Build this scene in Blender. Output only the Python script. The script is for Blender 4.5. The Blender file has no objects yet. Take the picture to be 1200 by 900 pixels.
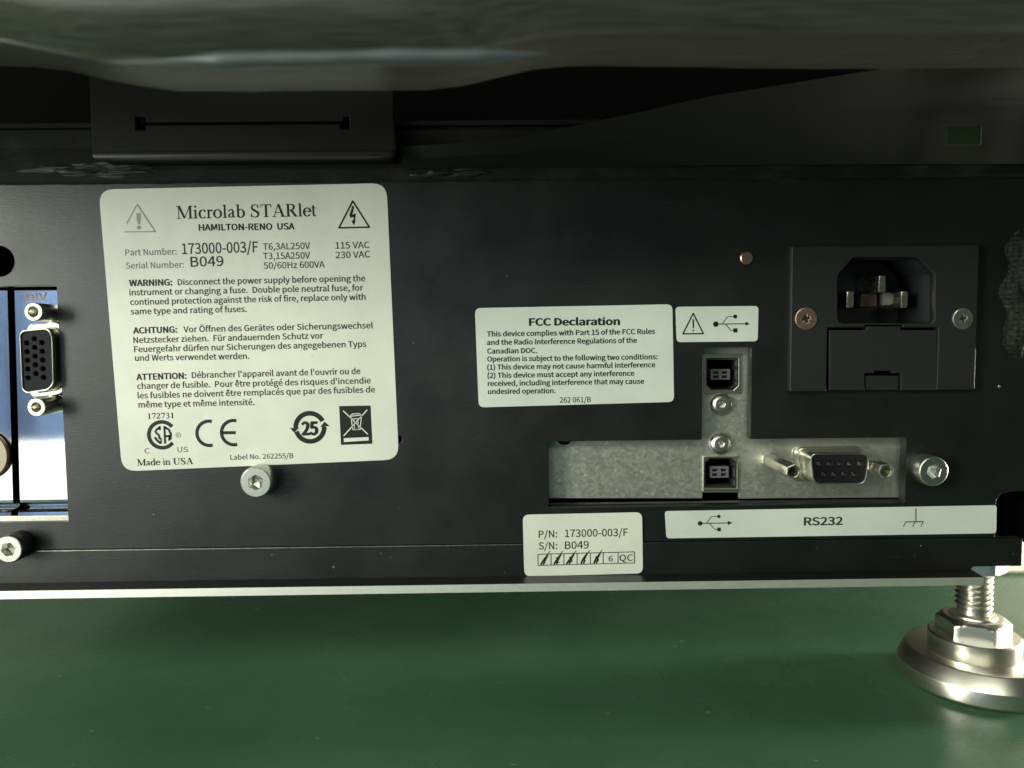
import bpy, bmesh, math, os, random
from mathutils import Vector, Matrix, noise
random.seed(4)
S = bpy.context.scene
COL = S.collection
MM = 0.001
# ------------------------------------------------------------------ camera
PITCH, YAW, ROLL, FPX, DIST = math.radians(3.97), math.radians(0.745), math.radians(-0.57), 900.0, 0.200
F = Vector((math.sin(YAW)*math.cos(PITCH), math.cos(YAW)*math.cos(PITCH), -math.sin(PITCH)))
R0 = Vector((math.cos(YAW), -math.sin(YAW), 0)); U0 = R0.cross(F)
RR = R0*math.cos(ROLL) + U0*math.sin(ROLL)
UU = -R0*math.sin(ROLL) + U0*math.cos(ROLL)
cd = bpy.data.cameras.new('camera'); cam = bpy.data.objects.new('camera', cd); COL.objects.link(cam)
m = Matrix((RR, UU, -F)).transposed().to_4x4(); m.translation = Vector((0, -DIST, 0))
cam.matrix_world = m
cd.sensor_width = 36; cd.lens = 36*FPX/1200; cd.clip_start = 0.005; cd.clip_end = 20
cd.dof.use_dof = True; cd.dof.focus_distance = 0.201; cd.dof.aperture_fstop = 12
S.camera = cam
def P(px, py, Y=0.0):
    """point of the plane y = Y mm that the survey of the photograph gives for a pixel (mm)"""
    d = F*FPX + RR*(px-600) - UU*(py-450)
    t = (Y + DIST*1000)/d.y
    return (d.x*t, d.z*t)
# ------------------------------------------------------------------ light
w = bpy.data.worlds.new('World'); S.world = w; w.use_nodes = True
w.node_tree.nodes['Background'].inputs[0].default_value = (0.80, 1.0, 0.86, 1)
w.node_tree.nodes['Background'].inputs[1].default_value = 0.05
def area(name, loc, aim, sx, sy, power, col, spread=180):
    l = bpy.data.lights.new(name, 'AREA'); l.shape = 'RECTANGLE'; l.size = sx; l.size_y = sy
    l.energy = power; l.color = col; l.spread = math.radians(spread)
    o = bpy.data.objects.new(name, l); COL.objects.link(o); o.location = loc
    o.rotation_euler = (Vector(aim)-Vector(loc)).to_track_quat('-Z', 'Y').to_euler()
    return o
area('window_light', (-0.73, -0.53, 0.12), (-0.02, 0, -0.04), 0.28, 0.40, 9.5, (0.97, 1.0, 0.86))
area('low_mirror_light', (-0.72, -1.05, -0.35), (-0.1, 0, -0.04), 0.70, 0.56, 2.6, (0.98, 1.0, 0.90))  # added lamp that the lower part of the bright brackets mirrors as white
area('ceiling_light', (-0.25, -1.10, 0.65), (0, 0, -0.05), 1.1, 0.25, 5.0, (0.94, 1.0, 0.84))
area('box_fill_lamp', (0.55, 0.05, -0.055), (0.19, 0.114, -0.03), 0.10, 0.07, 2.0, (1.0, 0.95, 0.84), 90)  # unseen low lamp added to brighten the cream box
S.view_settings.view_transform = 'Standard'; S.view_settings.look = 'None'
S.view_settings.exposure = 0.0; S.view_settings.gamma = 1.0
S.cycles.use_denoising = True
S.cycles.max_bounces = 8
# ------------------------------------------------------------------ materials
def material(name, color, rough=0.5, metal=0.0, coat=0.0, spec=0.5):
    mt = bpy.data.materials.new(name); mt.use_nodes = True
    nt = mt.node_tree; b = nt.nodes['Principled BSDF']
    b.inputs['Base Color'].default_value = (*color, 1); b.inputs['Roughness'].default_value = rough
    b.inputs['Metallic'].default_value = metal; b.inputs['Coat Weight'].default_value = coat
    b.inputs['Specular IOR Level'].default_value = spec
    return mt, nt, b
def node(nt, t, **k):
    n = nt.nodes.new(t)
    for a, v in k.items():
        if a in n.inputs: n.inputs[a].default_value = v
        else: setattr(n, a, v)
    return n
def coords(nt, scale=(1, 1, 1)):
    g = node(nt, 'ShaderNodeNewGeometry'); mp = node(nt, 'ShaderNodeMapping')
    mp.inputs['Scale'].default_value = scale
    nt.links.new(g.outputs['Position'], mp.inputs['Vector']); return mp.outputs['Vector']
def ramp(nt, fac, stops):
    r = node(nt, 'ShaderNodeValToRGB'); e = r.color_ramp.elements
    while len(e) < len(stops): e.new(0.5)
    for i, (p, c) in enumerate(stops):
        e[i].position = p; e[i].color = (c, c, c, 1) if not hasattr(c, '__len__') else (*c, 1)
    nt.links.new(fac, r.inputs['Fac']); return r.outputs['Color']
def noise_tex(nt, vec, scale, detail=3, rough=0.5):
    n = node(nt, 'ShaderNodeTexNoise'); n.inputs['Scale'].default_value = scale
    n.inputs['Detail'].default_value = detail; n.inputs['Roughness'].default_value = rough
    nt.links.new(vec, n.inputs['Vector']); return n.outputs['Fac']
def bump(nt, b, h, strength, dist):
    bp = node(nt, 'ShaderNodeBump'); bp.inputs['Strength'].default_value = strength
    bp.inputs['Distance'].default_value = dist
    nt.links.new(h, bp.inputs['Height']); nt.links.new(bp.outputs['Normal'], b.inputs['Normal'])
def mix(nt, fac, a, bcol):
    mx = node(nt, 'ShaderNodeMix', data_type='RGBA'); nt.links.new(fac, mx.inputs[0])
    for s, v in ((6, a), (7, bcol)):
        if hasattr(v, 'links'): nt.links.new(v, mx.inputs[s])
        else: mx.inputs[s].default_value = (*v, 1)
    return mx.outputs[2]

# black anodised / powder-coated sheet
M_BLACK, nt, b = material('black_coated_steel', (0.008, 0.008, 0.008), 0.42, 0, 0, 0.55)
v = coords(nt)
sc_ = coords(nt, (0.12, 1, 1))
grain = noise_tex(nt, sc_, 3200, 3, 0.7)
fine = noise_tex(nt, v, 60, 4, 0.6)
specks = ramp(nt, noise_tex(nt, v, 900, 1, 0.4), [(0.0, 0), (0.79, 0), (0.85, 1)])
scr = ramp(nt, noise_tex(nt, coords(nt, (0.10, 1, 1.6)), 700, 2, 0.5), [(0.0, 0), (0.74, 0), (0.80, 1)])
patch = ramp(nt, noise_tex(nt, v, 28, 3, 0.6), [(0.35, (0.0045, 0.005, 0.0045)), (0.7, (0.007, 0.0075, 0.007))])
nt.links.new(mix(nt, specks, mix(nt, scr, patch, (0.022, 0.023, 0.021)), (0.16, 0.16, 0.14)), b.inputs['Base Color'])
nt.links.new(ramp(nt, fine, [(0.3, 0.34), (0.7, 0.48)]), b.inputs['Roughness'])
bump(nt, b, grain, 0.5, 0.00008)

M_DARK, nt, b = material('black_moulded_plastic', (0.014, 0.0145, 0.014), 0.45, 0, 0, 0.5)
bump(nt, b, noise_tex(nt, coords(nt), 2600, 2), 0.25, 0.00005)
M_RUBBER, nt, b = material('black_tape', (0.016, 0.018, 0.016), 0.55, 0, 0, 0.4)
v = coords(nt)
scuff = ramp(nt, noise_tex(nt, coords(nt, (0.5, 1, 1)), 170, 5, 0.7), [(0.52, 0), (0.72, 1)])
nt.links.new(mix(nt, scuff, (0.006, 0.007, 0.007), (0.020, 0.024, 0.022)), b.inputs['Base Color'])
bump(nt, b, noise_tex(nt, v, 300, 4, 0.6), 0.3, 0.0003)
M_INSUL, nt, b = material('dark_blue_grey_insulator', (0.008, 0.009, 0.011), 0.7, 0, 0, 0.2)
M_LIP, nt, b = material('lip_highlight_black', (0.014, 0.015, 0.013), 0.45, 0, 0, 0.35)  # lighter black carries the highlight of the bracket's lower lip
M_SEAL, nt, b = material('matte_black_rubber', (0.005, 0.006, 0.0055), 0.75, 0, 0, 0.22)
v = coords(nt, (0.6, 1, 1)); sm = ramp(nt, noise_tex(nt, v, 130, 4, 0.7), [(0.5, 0), (0.75, 1)])
nt.links.new(mix(nt, sm, (0.005, 0.006, 0.0055), (0.018, 0.021, 0.020)), b.inputs['Base Color'])
bump(nt, b, noise_tex(nt, v, 400, 4, 0.6), 0.5, 0.0003)
M_BRK, nt, b = material('dull_black_bracket_paint', (0.005, 0.0055, 0.005), 0.65, 0, 0, 0.22)
M_SLEEVE, nt, b = material('frayed_black_sleeve', (0.02, 0.022, 0.019), 0.7, 0, 0, 0.25)
v = coords(nt); fz = ramp(nt, noise_tex(nt, v, 900, 4, 0.8), [(0.45, 0), (0.7, 1)])
nt.links.new(mix(nt, fz, (0.006, 0.007, 0.006), (0.034, 0.038, 0.030)), b.inputs['Base Color']); bump(nt, b, noise_tex(nt, v, 1500, 4, 0.7), 0.8, 0.0004)
M_FLAP, nt, b = material('plain_black_flap', (0.020, 0.022, 0.018), 0.6, 0, 0, 0.3)  # one even black, a little lighter than the panel coat
M_OLDRING, nt, b = material('brownish_plated_ring', (0.22, 0.18, 0.14), 0.4, 0.8)
M_STREAK, nt, b = material('bluish_highlight', (0.07, 0.08, 0.085), 0.45, 0.3)  # bluish tone stands in for the highlight along the cover
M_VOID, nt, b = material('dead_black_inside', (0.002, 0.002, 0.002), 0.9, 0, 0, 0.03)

# sticker face
def sticker_mat(name, col, bmp):
    mt, nt, b = material(name, col, 0.33)
    v = coords(nt)
    t = ramp(nt, noise_tex(nt, v, 45, 4, 0.6), [(0.3, tuple(c*0.89 for c in col)), (0.62, col)])
    spot = ramp(nt, noise_tex(nt, v, 420, 2), [(0.75, 0), (0.83, 1)])
    nt.links.new(mix(nt, spot, t, tuple(c*0.72 for c in col)), b.inputs['Base Color'])
    bump(nt, b, noise_tex(nt, v, 130, 2, 0.5), bmp, 0.0004)
    return mt
M_STICK = sticker_mat('cream_white_sticker', (0.69, 0.695, 0.605), 0.35)
M_STICK2 = sticker_mat('grey_white_sticker', (0.61, 0.635, 0.57), 0.14)
M_INK, nt, b = material('black_print', (0.014, 0.016, 0.012), 0.5, 0, 0, 0.25)
M_INK2, nt, b = material('softened_print', (0.026, 0.030, 0.023), 0.5, 0, 0, 0.25)
M_FADED, nt, b = material('worn_grey_print', (0.25, 0.25, 0.20), 0.5)
M_FADE2, nt, b = material('half_worn_print', (0.11, 0.11, 0.09), 0.5)
M_RUST, nt, b = material('engraved_brown_print', (0.34, 0.13, 0.05), 0.5)

# metals
M_ZINC, nt, b = material('galvanised_sheet', (0.5, 0.5, 0.45), 0.45, 0.85)
v = coords(nt)
vo = node(nt, 'ShaderNodeTexVoronoi'); vo.inputs['Scale'].default_value = 1100; nt.links.new(v, vo.inputs['Vector'])
sep = node(nt, 'ShaderNodeSeparateColor'); nt.links.new(vo.outputs['Color'], sep.inputs[0])
c1 = ramp(nt, noise_tex(nt, v, 1100, 5, 0.8), [(0.3, (0.42, 0.415, 0.365)), (0.7, (0.53, 0.525, 0.465))])
fleck = ramp(nt, noise_tex(nt, v, 1300, 2, 0.5), [(0.66, 0), (0.76, 1)])
nt.links.new(mix(nt, fleck, c1, (0.85, 0.85, 0.75)), b.inputs['Base Color'])
nt.links.new(ramp(nt, sep.outputs[0], [(0.0, 0.40), (1.0, 0.54)]), b.inputs['Roughness'])
bump(nt, b, noise_tex(nt, v, 900, 4, 0.7), 0.35, 0.0001)
M_CHROME, nt, b = material('bright_nickel_sheet', (0.72, 0.73, 0.74), 0.05, 1.0)
bump(nt, b, noise_tex(nt, coords(nt), 90, 2), 0.10, 0.0001)
def steel(name, col, r0, r1, sc=(1, 1, 1), bs=0.15):
    mt, nt, b = material(name, col, r0, 1.0)
    v = coords(nt, sc)
    n_ = noise_tex(nt, v, 1500, 3, 0.6)
    nt.links.new(ramp(nt, n_, [(0.3, r0), (0.7, r1)]), b.inputs['Roughness'])
    bump(nt, b, n_, bs, 0.00002)
    return mt
M_STEEL = steel('stainless_steel', (0.68, 0.645, 0.565), 0.29, 0.33, (0.02, 0.02, 2.5), 0.05)
M_BOLT = steel('zinc_plated_bolt', (0.60, 0.60, 0.54), 0.26, 0.42)
M_NICKEL, nt, b = material('nickel_plated_shell', (0.70, 0.68, 0.58), 0.30, 1.0)
M_COPPER = steel('coppery_screw', (0.66, 0.42, 0.32), 0.30, 0.42)
M_GOLD = steel('gold_contact', (0.78, 0.72, 0.56), 0.22, 0.32)
M_CONTACT = steel('tin_socket_contact', (0.50, 0.36, 0.30), 0.25, 0.35)
M_ALU = steel('milled_aluminium_edge', (0.90, 0.89, 0.81), 0.45, 0.60, (6, 1, 0.4), 0.3)
M_BLUENUT = steel('bluish_zinc_nut', (0.55, 0.58, 0.63), 0.30, 0.45)
M_GREY, nt, b = material('grey_contact_block', (0.11, 0.11, 0.11), 0.5)
M_BLUE, nt, b = material('blue_solder_mask', (0.05, 0.08, 0.28), 0.4)
M_GREENT, nt, b = material('dark_green_tag', (0.014, 0.028, 0.011), 0.6, 0, 0, 0.2)
M_BROWN, nt, b = material('brown_moulding', (0.05, 0.024, 0.018), 0.5)

# near cover edge: satin painted, streaked along its length
M_COVER, nt, b = material('satin_black_cover', (0.02, 0.022, 0.019), 0.30, 0.0, 0, 0.6)
v = coords(nt, (0.05, 1, 1))
st = noise_tex(nt, v, 1600, 4, 0.7)
nt.links.new(ramp(nt, st, [(0.35, (0.026, 0.028, 0.022)), (0.65, (0.060, 0.063, 0.050))]), b.inputs['Base Color'])
nt.links.new(ramp(nt, noise_tex(nt, coords(nt, (0.3, 1, 1)), 30, 3), [(0.3, 0.22), (0.7, 0.42)]), b.inputs['Roughness'])
bump(nt, b, st, 0.15, 0.00004)
# table
M_TABLE, nt, b = material('green_laminate', (0.08, 0.18, 0.09), 0.22, 0, 0, 0.36)
v = coords(nt)
n1 = noise_tex(nt, v, 14, 6, 0.7)
dust = ramp(nt, noise_tex(nt, coords(nt, (1, 2.2, 1)), 260, 2, 0.4), [(0.745, 0), (0.80, 1)])
base = ramp(nt, n1, [(0.3, (0.050, 0.122, 0.064)), (0.7, (0.075, 0.160, 0.092))])
scr = ramp(nt, noise_tex(nt, coords(nt, (0.3, 2.5, 1)), 160, 3, 0.6), [(0.0, 0), (0.70, 0), (0.78, 0.5)])
nt.links.new(mix(nt, dust, mix(nt, scr, base, (0.13, 0.22, 0.13)), (0.28, 0.36, 0.28)), b.inputs['Base Color'])
nt.links.new(ramp(nt, noise_tex(nt, v, 30, 5, 0.65), [(0.3, 0.18), (0.7, 0.34)]), b.inputs['Roughness'])
bump(nt, b, noise_tex(nt, v, 1400, 3), 0.2, 0.0001)
M_WALL, nt, b = material('cream_wall_paint', (0.72, 0.68, 0.56), 0.7)
M_BLUEWALL, nt, b = material('room_wall_paint', (0.55, 0.6, 0.6), 0.7)
v = coords(nt)
sx = node(nt, 'ShaderNodeSeparateXYZ'); nt.links.new(v, sx.inputs[0])
nt.links.new(ramp(nt, noise_tex(nt, v, 3, 3), [(0.3, (0.5, 0.56, 0.52)), (0.7, (0.62, 0.66, 0.6))]), b.inputs['Base Color'])
M_BACK, nt, b = material('grey_wall_paint', (0.16, 0.165, 0.15), 0.8)
M_CLOTH, nt, b = material('blue_cloth', (0.095, 0.14, 0.25), 0.9)
M_WIRE, nt, b = material('white_wire', (0.75, 0.75, 0.68), 0.45)

# ------------------------------------------------------------------ builders (coordinates in mm)
WORLD = {}
def obj(name, me, mat, parent=None, label=None, smooth=False, loc=None):
    """link a world-space mesh (mm) as one object whose origin sits at its own centre"""
    if isinstance(me, bmesh.types.BMesh):
        mm_ = bpy.data.meshes.new(name); me.to_mesh(mm_); me.free(); me = mm_
    xs = [v.co.copy() for v in me.vertices]
    lo = Vector([min(p[i] for p in xs) for i in range(3)]); hi = Vector([max(p[i] for p in xs) for i in range(3)])
    c = (lo+hi)/2 if loc is None else Vector(loc)
    me.transform(Matrix.Scale(MM, 4) @ Matrix.Translation(-c))
    idx = [p.material_index for p in me.polygons]; me.materials.clear()
    for mt in (mat if isinstance(mat, (list, tuple)) else [mat]): me.materials.append(mt)
    if isinstance(mat, (list, tuple)):
        for p, k in zip(me.polygons, idx): p.material_index = k
    if smooth:
        for p in me.polygons: p.use_smooth = True
        me.set_sharp_from_angle(angle=math.radians(28))
        big_ = [p.area for p in me.polygons]; tot = sum(big_)
        for p in me.polygons:
            if abs(p.normal.y) > 0.993: p.use_smooth = False
    me.update()
    o = bpy.data.objects.new(name, me); COL.objects.link(o)
    wl = c*MM; pw = Vector((0, 0, 0))
    if parent is not None:
        o.parent = parent; pw = WORLD[parent.name]
    o.location = wl - pw; WORLD[o.name] = wl
    if label: o['label'] = label
    return o
def join(*bms):
    r = bmesh.new()
    for q in bms:
        t = bpy.data.meshes.new('t')
        if isinstance(q, bmesh.types.BMesh): q.to_mesh(t); q.free(); r.from_mesh(t)
        else: r.from_mesh(q)
        bpy.data.meshes.remove(t)
    return r
def circle(cx, cz, r, n=48, a0=0.0):
    return [(cx+r*math.cos(a0+2*math.pi*i/n), cz+r*math.sin(a0+2*math.pi*i/n)) for i in range(n)]
def rrect(x0, z0, x1, z1, r, n=6):
    out = []
    for cx, cz, a in ((x1-r, z1-r, 0), (x0+r, z1-r, 90), (x0+r, z0+r, 180), (x1-r, z0+r, 270)):
        for i in range(n+1):
            t = math.radians(a+90*i/n); out.append((cx+r*math.cos(t), cz+r*math.sin(t)))
    return out
def rpoly(pts, r, n=5):
    """polygon with rounded corners"""
    out = []; N = len(pts)
    for i in range(N):
        p, a, c = Vector(pts[i]), Vector(pts[i-1]), Vector(pts[(i+1) % N])
        rr = r[i] if hasattr(r, '__len__') else r
        d1 = (a-p); d2 = (c-p); k = min(rr, d1.length*0.49, d2.length*0.49)
        s = p+d1.normalized()*k; e = p+d2.normalized()*k
        if k < 1e-4: out.append(tuple(p)); continue
        for j in range(n+1):
            t = j/n; q = s*(1-t)**2 + p*2*t*(1-t) + e*t*t; out.append((q.x, q.y))
    return out
def plate_bm(loops, y0, th, bev=0.0):
    """sheet with holes: outlines in the x-z plane, front face at y0, thickness th towards +y"""
    cu = bpy.data.curves.new('c', 'CURVE'); cu.dimensions = '2D'; cu.fill_mode = 'BOTH' if th > 0 else 'FRONT'
    for L in loops:
        sp = cu.splines.new('POLY'); sp.points.add(len(L)-1)
        for i, (x, z) in enumerate(L): sp.points[i].co = (x, z, 0, 1)
        sp.use_cyclic_u = True
    cu.extrude = max(th/2-bev, 0)
    if bev: cu.bevel_depth = bev; cu.bevel_resolution = 1; cu.offset = -bev
    o = bpy.data.objects.new('c', cu); me = bpy.data.meshes.new_from_object(o)
    bpy.data.objects.remove(o); bpy.data.curves.remove(cu)
    bm = bmesh.new(); bm.from_mesh(me); bpy.data.meshes.remove(me)
    bmesh.ops.remove_doubles(bm, verts=bm.verts, dist=1e-5)
    for v in bm.verts: x, y, z = v.co; v.co = (x, y0+th/2-z, y)
    bmesh.ops.recalc_face_normals(bm, faces=bm.faces)
    if th <= 0:
        for f in bm.faces:
            if f.normal.y > 0: f.normal_flip()
    return bm
def px_loop(pts, Y=0.0): return [P(x, y, Y) for x, y in pts]
def box_bm(x0, x1, y0, y1, z0, z1, bev=0.0):
    bm = bmesh.new(); bmesh.ops.create_cube(bm, size=1)
    for v in bm.verts: v.co = ((x0+x1)/2+v.co.x*(x1-x0), (y0+y1)/2+v.co.y*(y1-y0), (z0+z1)/2+v.co.z*(z1-z0))
    if bev: bmesh.ops.bevel(bm, geom=bm.edges[:], offset=bev, segments=2, affect='EDGES', profile=0.5)
    return bm
def lathe_bm(prof, cx, cy, cz, axis='Z', n=64, rad=None):
    """profile of (r, h); axis Z: h is up; axis Y: h is towards +y"""
    bm = bmesh.new(); rings = []
    for r, h in prof:
        ring = []
        for i in range(n):
            a = 2*math.pi*i/n; q = r if rad is None else rad(r, h, a, i)
            ring.append(bm.verts.new((cx+q*math.cos(a), cy+q*math.sin(a), cz+h) if axis == 'Z' else (cx+q*math.cos(a), cy+h, cz+q*math.sin(a))))
        rings.append(ring)
    for A, B in zip(rings, rings[1:]):
        for i in range(n): bm.faces.new((A[i], A[(i+1) % n], B[(i+1) % n], B[i]))
    for ring in (rings[0], rings[-1]): bm.faces.new(ring)
    bmesh.ops.remove_doubles(bm, verts=bm.verts, dist=1e-6)
    bmesh.ops.recalc_face_normals(bm, faces=bm.faces)
    return bm
def flat_bm(polys, Y):
    bm = bmesh.new()
    for p in polys:
        vs = [bm.verts.new((x, Y, z)) for x, z in p]
        try: f = bm.faces.new(vs)
        except ValueError: continue
        f.normal_update()
        if f.normal.y > 0: f.normal_flip()
    return bm
def stroke(pts, wd):
    """outline quads of a polyline with a width per point"""
    out = []; n = len(pts); L = []; Rr = []
    if not hasattr(wd, '__len__'): wd = [wd]*n
    for i, p in enumerate(pts):
        a = Vector(pts[max(i-1, 0)]); c = Vector(pts[min(i+1, n-1)]); d = c-a
        if d.length < 1e-9: d = Vector((1, 0))
        d.normalize(); nn = Vector((-d.y, d.x))*wd[i]/2; q = Vector(p)
        L.append(tuple(q+nn)); Rr.append(tuple(q-nn))
    for i in range(n-1): out.append([L[i], L[i+1], Rr[i+1], Rr[i]])
    return out
def arc_pts(cx, cz, rx, rz, a0, a1, n=16):
    return [(cx+rx*math.cos(math.radians(a0+(a1-a0)*i/n)), cz+rz*math.sin(math.radians(a0+(a1-a0)*i/n))) for i in range(n+1)]

# ------------------------------------------------------------------ lettering
FONT = None
try:
    for base_ in (bpy.utils.system_resource('DATAFILES', path='fonts'),):
        fp = os.path.join(base_, 'Noto Sans CJK Regular.woff2')
        if os.path.exists(fp): FONT = bpy.data.fonts.load(fp)
except Exception: FONT = None
def text_bm(s, bold=0.0):
    cu = bpy.data.curves.new('t', 'FONT'); cu.body = s
    if FONT: cu.font = FONT
    cu.size = 1; cu.fill_mode = 'FRONT'; cu.resolution_u = 3; cu.offset = 0.004
    o = bpy.data.objects.new('t', cu); me = bpy.data.meshes.new_from_object(o)
    bpy.data.objects.remove(o); bpy.data.curves.remove(cu)
    bm = bmesh.new(); bm.from_mesh(me)
    if bold > 0:
        for kk, (dx, dy) in enumerate(((bold, 0), (-bold, 0), (0, bold*.5), (0, -bold*.5))):
            n0 = len(bm.verts); bm.from_mesh(me); bm.verts.ensure_lookup_table()
            for v in bm.verts[n0:]: v.co.x += dx; v.co.y += dy; v.co.z = 0.008*(kk+1)
    bpy.data.meshes.remove(me); return bm
def fit(bm, a, c, cap, Y, unit_cap):
    """put unit text (baseline on x) from point a to point c (mm), capital height cap (mm)"""
    xs = [v.co.x for v in bm.verts]; x0, x1 = min(xs), max(xs)
    a = Vector(a); c = Vector(c); d = c-a; L = d.length; d.normalize(); n = Vector((-d.y, d.x))
    for v in bm.verts:
        q = a + d*((v.co.x-x0)/(x1-x0)*L) + n*(v.co.y/unit_cap*cap); v.co = (q.x, Y-v.co.z, q.y)
    for f in bm.faces:
        f.normal_update()
        if f.normal.y > 0: f.normal_flip()
    return bm
UCAP = 0.727 if FONT else 0.729
_c = text_bm('H')
UCAP = max(v.co.y for v in _c.verts); _c.free()
def write(s, xl, yl, xr, yr, cap, Y, parent, bold=0.0, mat=None, name='text_line'):
    bm = fit(text_bm(s, bold), P(xl, yl, Y), P(xr, yr, Y), cap/4.5, Y, UCAP)
    return obj(name, bm, mat or M_INK, parent)
# serif letters drawn as strokes of changing width; em units, capitals 0.66 high
TK, TN = 0.098, 0.034
def sarc(cx, cz, rx, rz, a0, a1, hi=None, n=18):
    p = arc_pts(cx, cz, rx, rz, a0, a1, n)
    wds = [TN+((hi or TK)-TN)*abs(math.cos(math.radians(a0+(a1-a0)*i/n)))**1.3 for i in range(n+1)]
    return (p, wds)
def ln(x0, z0, x1, z1, w_): return ([(x0, z0), (x1, z1)], [w_, w_])
def blob(x, z, r=0.05): return ([(x-r, z), (x, z), (x+r, z)], [r*0.9, r*2, r*0.9])
def sf(x, z, w_=0.24): return ln(x-w_/2, z, x+w_/2, z, TN)
SERIF = {
 'M': (.90, [ln(.14,.02,.14,.64,TN), ln(.16,.66,.45,.02,TK), ln(.45,.02,.74,.66,TN), ln(.76,0,.76,.66,TK), sf(.14,.017,.22), sf(.76,.017,.26), sf(.12,.643,.2), sf(.79,.643,.2)]),
 'i': (.28, [ln(.14,0,.14,.44,TK*.85), sf(.14,.017,.23), ln(.04,.40,.14,.44,TN), blob(.14,.61,.055)]),
 'c': (.44, [sarc(.25,.222,.175,.215,50,318), blob(.36,.36,.045)]),
 'r': (.35, [ln(.12,0,.12,.44,TK*.85), sf(.13,.017,.24), ln(.03,.40,.12,.44,TN), ([(.13,.30),(.19,.39),(.25,.42),(.30,.41)],[TN,TN*1.3,TN*1.6,TN*2])  , blob(.30,.39,.045)]),
 'o': (.50, [sarc(.25,.222,.185,.215,0,360)]),
 'l': (.28, [ln(.14,0,.14,.68,TK*.85), sf(.14,.017,.23), ln(.04,.64,.14,.68,TN)]),
 'a': (.45, [([(.08,.33),(.11,.40),(.18,.435),(.26,.42),(.295,.35)],[TK*.8,TN*1.4,TN,TN*1.8,TK*.85]), ln(.295,.36,.295,.06,TK*.85), ([(.295,.26),(.2,.225),(.1,.17),(.075,.1),(.11,.03),(.19,.03),(.295,.09)],[TN,TN,TK*.7,TK*.9,TK*.5,TN,TN]), ([(.295,.07),(.34,.02),(.41,.06)],[TK*.7,TN*1.5,TN])]),
 'b': (.50, [ln(.12,.02,.12,.68,TK*.85), ln(.02,.64,.12,.68,TN), sarc(.26,.215,.175,.205,150,-150)]),
 'd': (.50, [ln(.37,.0,.37,.68,TK*.85), ln(.27,.64,.37,.68,TN), ln(.37,.02,.47,.03,TN*1.3), sarc(.24,.215,.175,.205,30,330)]),
 'e': (.44, [sarc(.24,.222,.175,.215,0,325), ln(.08,.25,.41,.25,TN)]),
 't': (.29, [ln(.13,.08,.13,.57,TK*.8), ln(.02,.43,.27,.43,TN), ([(.13,.1),(.16,.02),(.21,.01),(.27,.06)],[TK*.8,TK*.6,TN*1.4,TN])]),
 'n': (.50, [ln(.11,0,.11,.44,TK*.85), sf(.12,.017,.21), ln(.02,.40,.11,.44,TN), ([(.13,.34),(.21,.42),(.30,.42),(.365,.36),(.375,.28)],[TN,TN*1.2,TN*2,TK*.8,TK*.85]), ln(.375,.3,.375,0,TK*.85), sf(.375,.017,.2)]),
 'S': (.56, [([(.44,.52),(.41,.60),(.34,.645),(.25,.65),(.15,.61),(.11,.52),(.14,.43),(.25,.36),(.36,.29),(.45,.22),(.46,.13),(.40,.04),(.29,.008),(.18,.02),(.11,.08),(.08,.18)],[TN,TN,TN,TN*1.2,TN*2,TK*.85,TK,TK,TK,TK,TK*.9,TN*2,TN,TN,TN,TN]), ln(.44,.47,.45,.66,TN), ln(.08,.0,.08,.2,TN)]),
 'T': (.62, [ln(.31,.0,.31,.65,TK), sf(.31,.017,.28), ln(.03,.64,.59,.64,TN*1.2), ln(.035,.49,.05,.65,TN), ln(.585,.49,.57,.65,TN)]),
 'A': (.72, [ln(.12,.02,.35,.66,TN), ln(.36,.66,.60,.01,TK), ln(.20,.23,.5,.23,TN), sf(.12,.017,.22), sf(.61,.017,.26)]),
 'R': (.66, [ln(.16,.0,.16,.65,TK), sf(.15,.017,.26), ln(.03,.643,.3,.643,TN), sarc(.30,.495,.17,.148,90,-90), ln(.18,.345,.32,.345,TN), ln(.31,.35,.57,.01,TK), sf(.60,.017,.14)]),
 'U': (.72, [ln(.17,.2,.17,.65,TK), sf(.17,.643,.27), ln(.58,.2,.58,.65,TN), sf(.58,.643,.22), ([(.17,.22),(.19,.1),(.27,.02),(.38,.01),(.5,.04),(.565,.12),(.58,.22)],[TK,TK*.95,TK*.6,TN,TN,TN,TN])]),
 '1': (.50, [ln(.26,0,.26,.66,TK), sf(.26,.017,.26), ln(.12,.57,.26,.65,TN)]),
 '7': (.50, [ln(.05,.62,.45,.62,TK*.9), ln(.44,.62,.2,0,TN*1.6), ln(.05,.5,.06,.64,TN)]),
 '2': (.50, [([(.07,.5),(.12,.61),(.22,.65),(.34,.6),(.37,.48),(.31,.33),(.18,.16),(.06,.04)],[TN*1.5,TN*1.5,TN*1.5,TK*.8,TK,TK*.8,TN*1.4,TN]), ln(.05,.04,.42,.04,TK*.85), ln(.42,.04,.46,.16,TN)]),
 '3': (.50, [([(.08,.53),(.13,.62),(.22,.65),(.33,.6),(.34,.48),(.27,.38),(.17,.35)],[TN,TN*1.4,TN*1.5,TK*.8,TK*.9,TK*.5,TN]), ([(.22,.36),(.34,.32),(.4,.2),(.34,.07),(.22,.01),(.08,.04)],[TN,TK*.6,TK,TK*.8,TN*1.3,TK*.6])]),
 ' ': (.25, []),
}
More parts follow.
